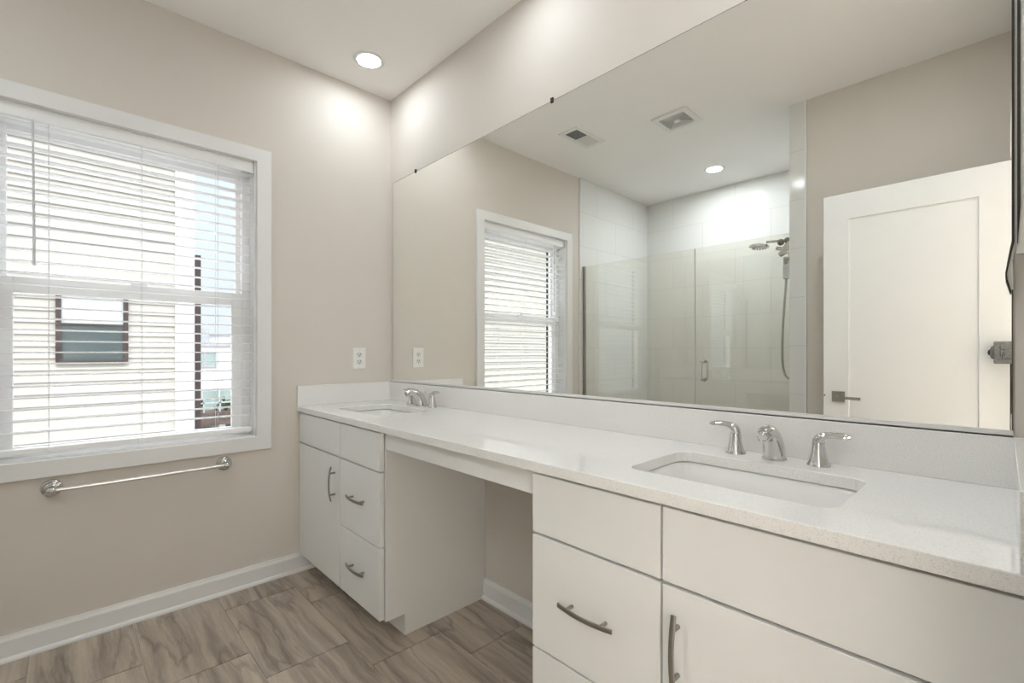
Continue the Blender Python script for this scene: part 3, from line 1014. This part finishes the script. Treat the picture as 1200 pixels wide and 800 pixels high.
strip(bm, [(2.6410, top), (2.6410, 1.414), (2.6360, 1.380), (2.6315, 1.345), (2.6322, 1.330), (2.6385, 1.303)],
      [(2.6446, top), (2.6446, 1.408), (2.6388, 1.376), (2.6342, 1.343), (2.6350, 1.331), (2.6408, 1.303)], 0.020, 0.030)
obj('piping', bm, M_BLACK, hc)
bm = bmesh.new()
tube(bm, [(2.660, -0.025, 2.315), (2.650, -0.025, 2.315), (2.645, -0.025, 2.305), (2.645, -0.025, 2.295)], 0.004, 8)
lathe(bm, [(0.014, 0), (0.014, 0.003)], (2.6598, -0.025, 2.315), (-1, 0, 0), 14)
obj('hook', bm, M_NICKEL, hc)

# ------------------------------------------------------------------ the house across the gap
NX = -7.0
nh = thing('neighbor_house', 'cream lap-sided house directly outside the window, with one dark-framed window', 'house', (NX, -6, -6.5))
bm = bmesh.new()
exp = 0.1745
z = -6.4
zi = 0
while z < 9.0:
    # each course leans out at its foot
    d0, d1 = 0.13, 16.0
    loft(bm, [[(NX, -d, z), (NX + 0.022, -d, z - 0.012), (NX + 0.022, -d, z + 0.004), (NX + 0.012, -d, z + 0.030), (NX + 0.004, -d, z + exp - 0.012), (NX, -d, z + exp - 0.012)] for d in (d0, d1)])
    z += exp
box(bm, NX - 5.0, NX + 0.002, 0.13, 16.0, -6.5, 9.0)
obj('siding_wall', bm, M_SIDING, nh)
obj('corner_trim', B(NX - 0.1, NX + 0.04, -0.135, 0.138, -6.5, 9.0), M_STUCCO, nh)
obj('downspout', B(NX - 0.06, NX + 0.03, -0.228, -0.150, -6.5, 2.86), M_BROWN, nh)
wd0, wd1, wz0, wz1 = 0.75, 1.579, 1.013, 2.10
bm = bmesh.new()
ring(bm, NX + 0.005, NX + 0.06, wd0, wd1, wz0, wz1, 0.062, 0.062, 0.045, 0.05)
box(bm, NX + 0.005, NX + 0.05, wd0 + 0.05, wd1 - 0.05, 1.585, 1.615)
wf = obj('window_frame', bm, M_BROWN, nh)
obj('pane', B(NX + 0.030, NX + 0.034, wd0 + 0.06, wd1 - 0.06, wz0 + 0.04, 1.59), M_EXTGLASS, wf)
obj('pane', B(NX + 0.030, NX + 0.034, wd0 + 0.06, wd1 - 0.06, 1.61, wz1 - 0.04), M_SHADE, wf)

# ------------------------------------------------------------------ white house further off
FX = -22.0
fh = thing('far_house', 'white flat-roofed house with a terrace, seen past the corner of the near house', 'house', (FX, 4, -6.5))
obj('upper_wall', B(FX - 6, FX, -10, -2.2, -0.50, 1.50), M_STUCCO, fh)
obj('parapet_cap', B(FX - 6.1, FX + 0.08, -10, -2.15, 1.47, 1.56), M_GREYST, fh)
obj('roof_room', B(FX - 5, FX - 0.8, -3.35, -2.2, 1.5, 2.28), M_GREYST, fh)
obj('roof_screen', boxes((FX - 2.0, FX - 1.9, -10, -3.3, 1.56, 2.05), (FX - 2.1, FX - 1.8, -10, -3.3, 2.05, 2.12)), M_STUCCO, fh)
bm = bmesh.new()
ring(bm, FX, FX + 0.06, -3.47, -2.45, 0.53, 1.22, 0.05, 0.05, 0.06, 0.06)
box(bm, FX, FX + 0.05, -3.05, -2.98, 0.53, 1.22)
wf = obj('window_frame', bm, M_GREYST, fh)
obj('pane', B(FX + 0.01, FX + 0.03, -3.43, -2.48, 0.58, 1.17), M_TEAL, wf)
obj('terrace_slab', B(FX - 6, FX + 1.2, -10, -2.2, -1.95, -1.40), M_STONE, fh)
obj('terrace_rail', boxes((FX + 1.1, FX + 1.16, -10, -2.2, -1.02, -0.96), *[(FX + 1.1, FX + 1.16, -10 + 0.6 * k, -9.95 + 0.6 * k, -1.4, -0.96) for k in range(14)]), M_GREYST, fh)
obj('sliding_doors', B(FX - 0.02, FX + 0.03, -10, -2.95, -1.40, -0.56), M_TEAL, fh)
for k in range(10):
    obj('door_mullion', B(FX - 0.02, FX + 0.06, -3.60 - 0.55 * k, -3.54 - 0.55 * k, -1.40, -0.56), M_STUCCO, fh)
obj('lower_wall', B(FX - 6, FX, -10, -2.2, -6.5, -1.95), M_BEIGE, fh)
obj('porch_column', B(FX + 0.7, FX + 0.95, -3.62, -3.40, -6.5, -1.95), M_STUCCO, fh)
obj('porch_column', B(FX + 0.7, FX + 0.95, -5.9, -5.68, -6.5, -1.95), M_STUCCO, fh)
obj('garage_opening', B(FX - 0.01, FX + 0.02, -3.25, -2.3, -6.4, -2.15), M_EXTGLASS, fh)
obj('garage_opening', B(FX - 0.01, FX + 0.02, -4.6, -3.8, -2.75, -2.15), M_EXTGLASS, fh)
for k, (dd, zz, r) in enumerate(((-2.75, -1.30, 0.16), (-3.62, -1.18, 0.24), (-4.22, -1.25, 0.17))):
    bm = bmesh.new()
    for q in range(26):
        a, b_, c = random.gauss(0, r * 0.55), random.gauss(0, r * 0.7), random.gauss(0, r * 0.5)
        bmesh.ops.create_icosphere(bm, subdivisions=1, radius=r * random.uniform(0.22, 0.42), matrix=Matrix.Translation((FX + 0.75 + a * 0.5, -dd + b_ * 0.8, max(zz + c, -1.29))))
    sb = obj('potted_shrub', bm, M_LEAF)
    tag(sb, ['dark green shrub on the far terrace beside the brown downspout', 'largest dark green shrub on the far terrace', 'dark green shrub on the far terrace by the right sash'][k], 'shrub', 'terrace shrubs')
gr = struct(obj('ground', B(-60, 0 - WT - 0.5, -40, 40, -6.7, -6.5), M_GROUND))

# ------------------------------------------------------------------ unseen fill lamp added in the hall to brighten the room through the doorway
hl = thing('hall_fill_light', 'unseen round fill light added in the hall outside the doorway', 'ceiling light', (2.90, -2.92, H))
bm = bmesh.new()
lathe(bm, [(0.105, 0), (0.110, -0.02), (0.105, -0.035)], (2.90, -2.92, H), (0, 0, 1), 32)
obj('base', bm, M_VENT, hl, smooth=40)
bm = bmesh.new()
lathe(bm, [(0.10, -0.036), (0.092, -0.06), (0.06, -0.08), (0.001, -0.088)], (2.90, -2.92, H), (0, 0, 1), 32)
obj('shade', bm, emit('hall_fill_glow', (0.86, 0.935, 1.0), HALL_FILL), hl, smooth=60)
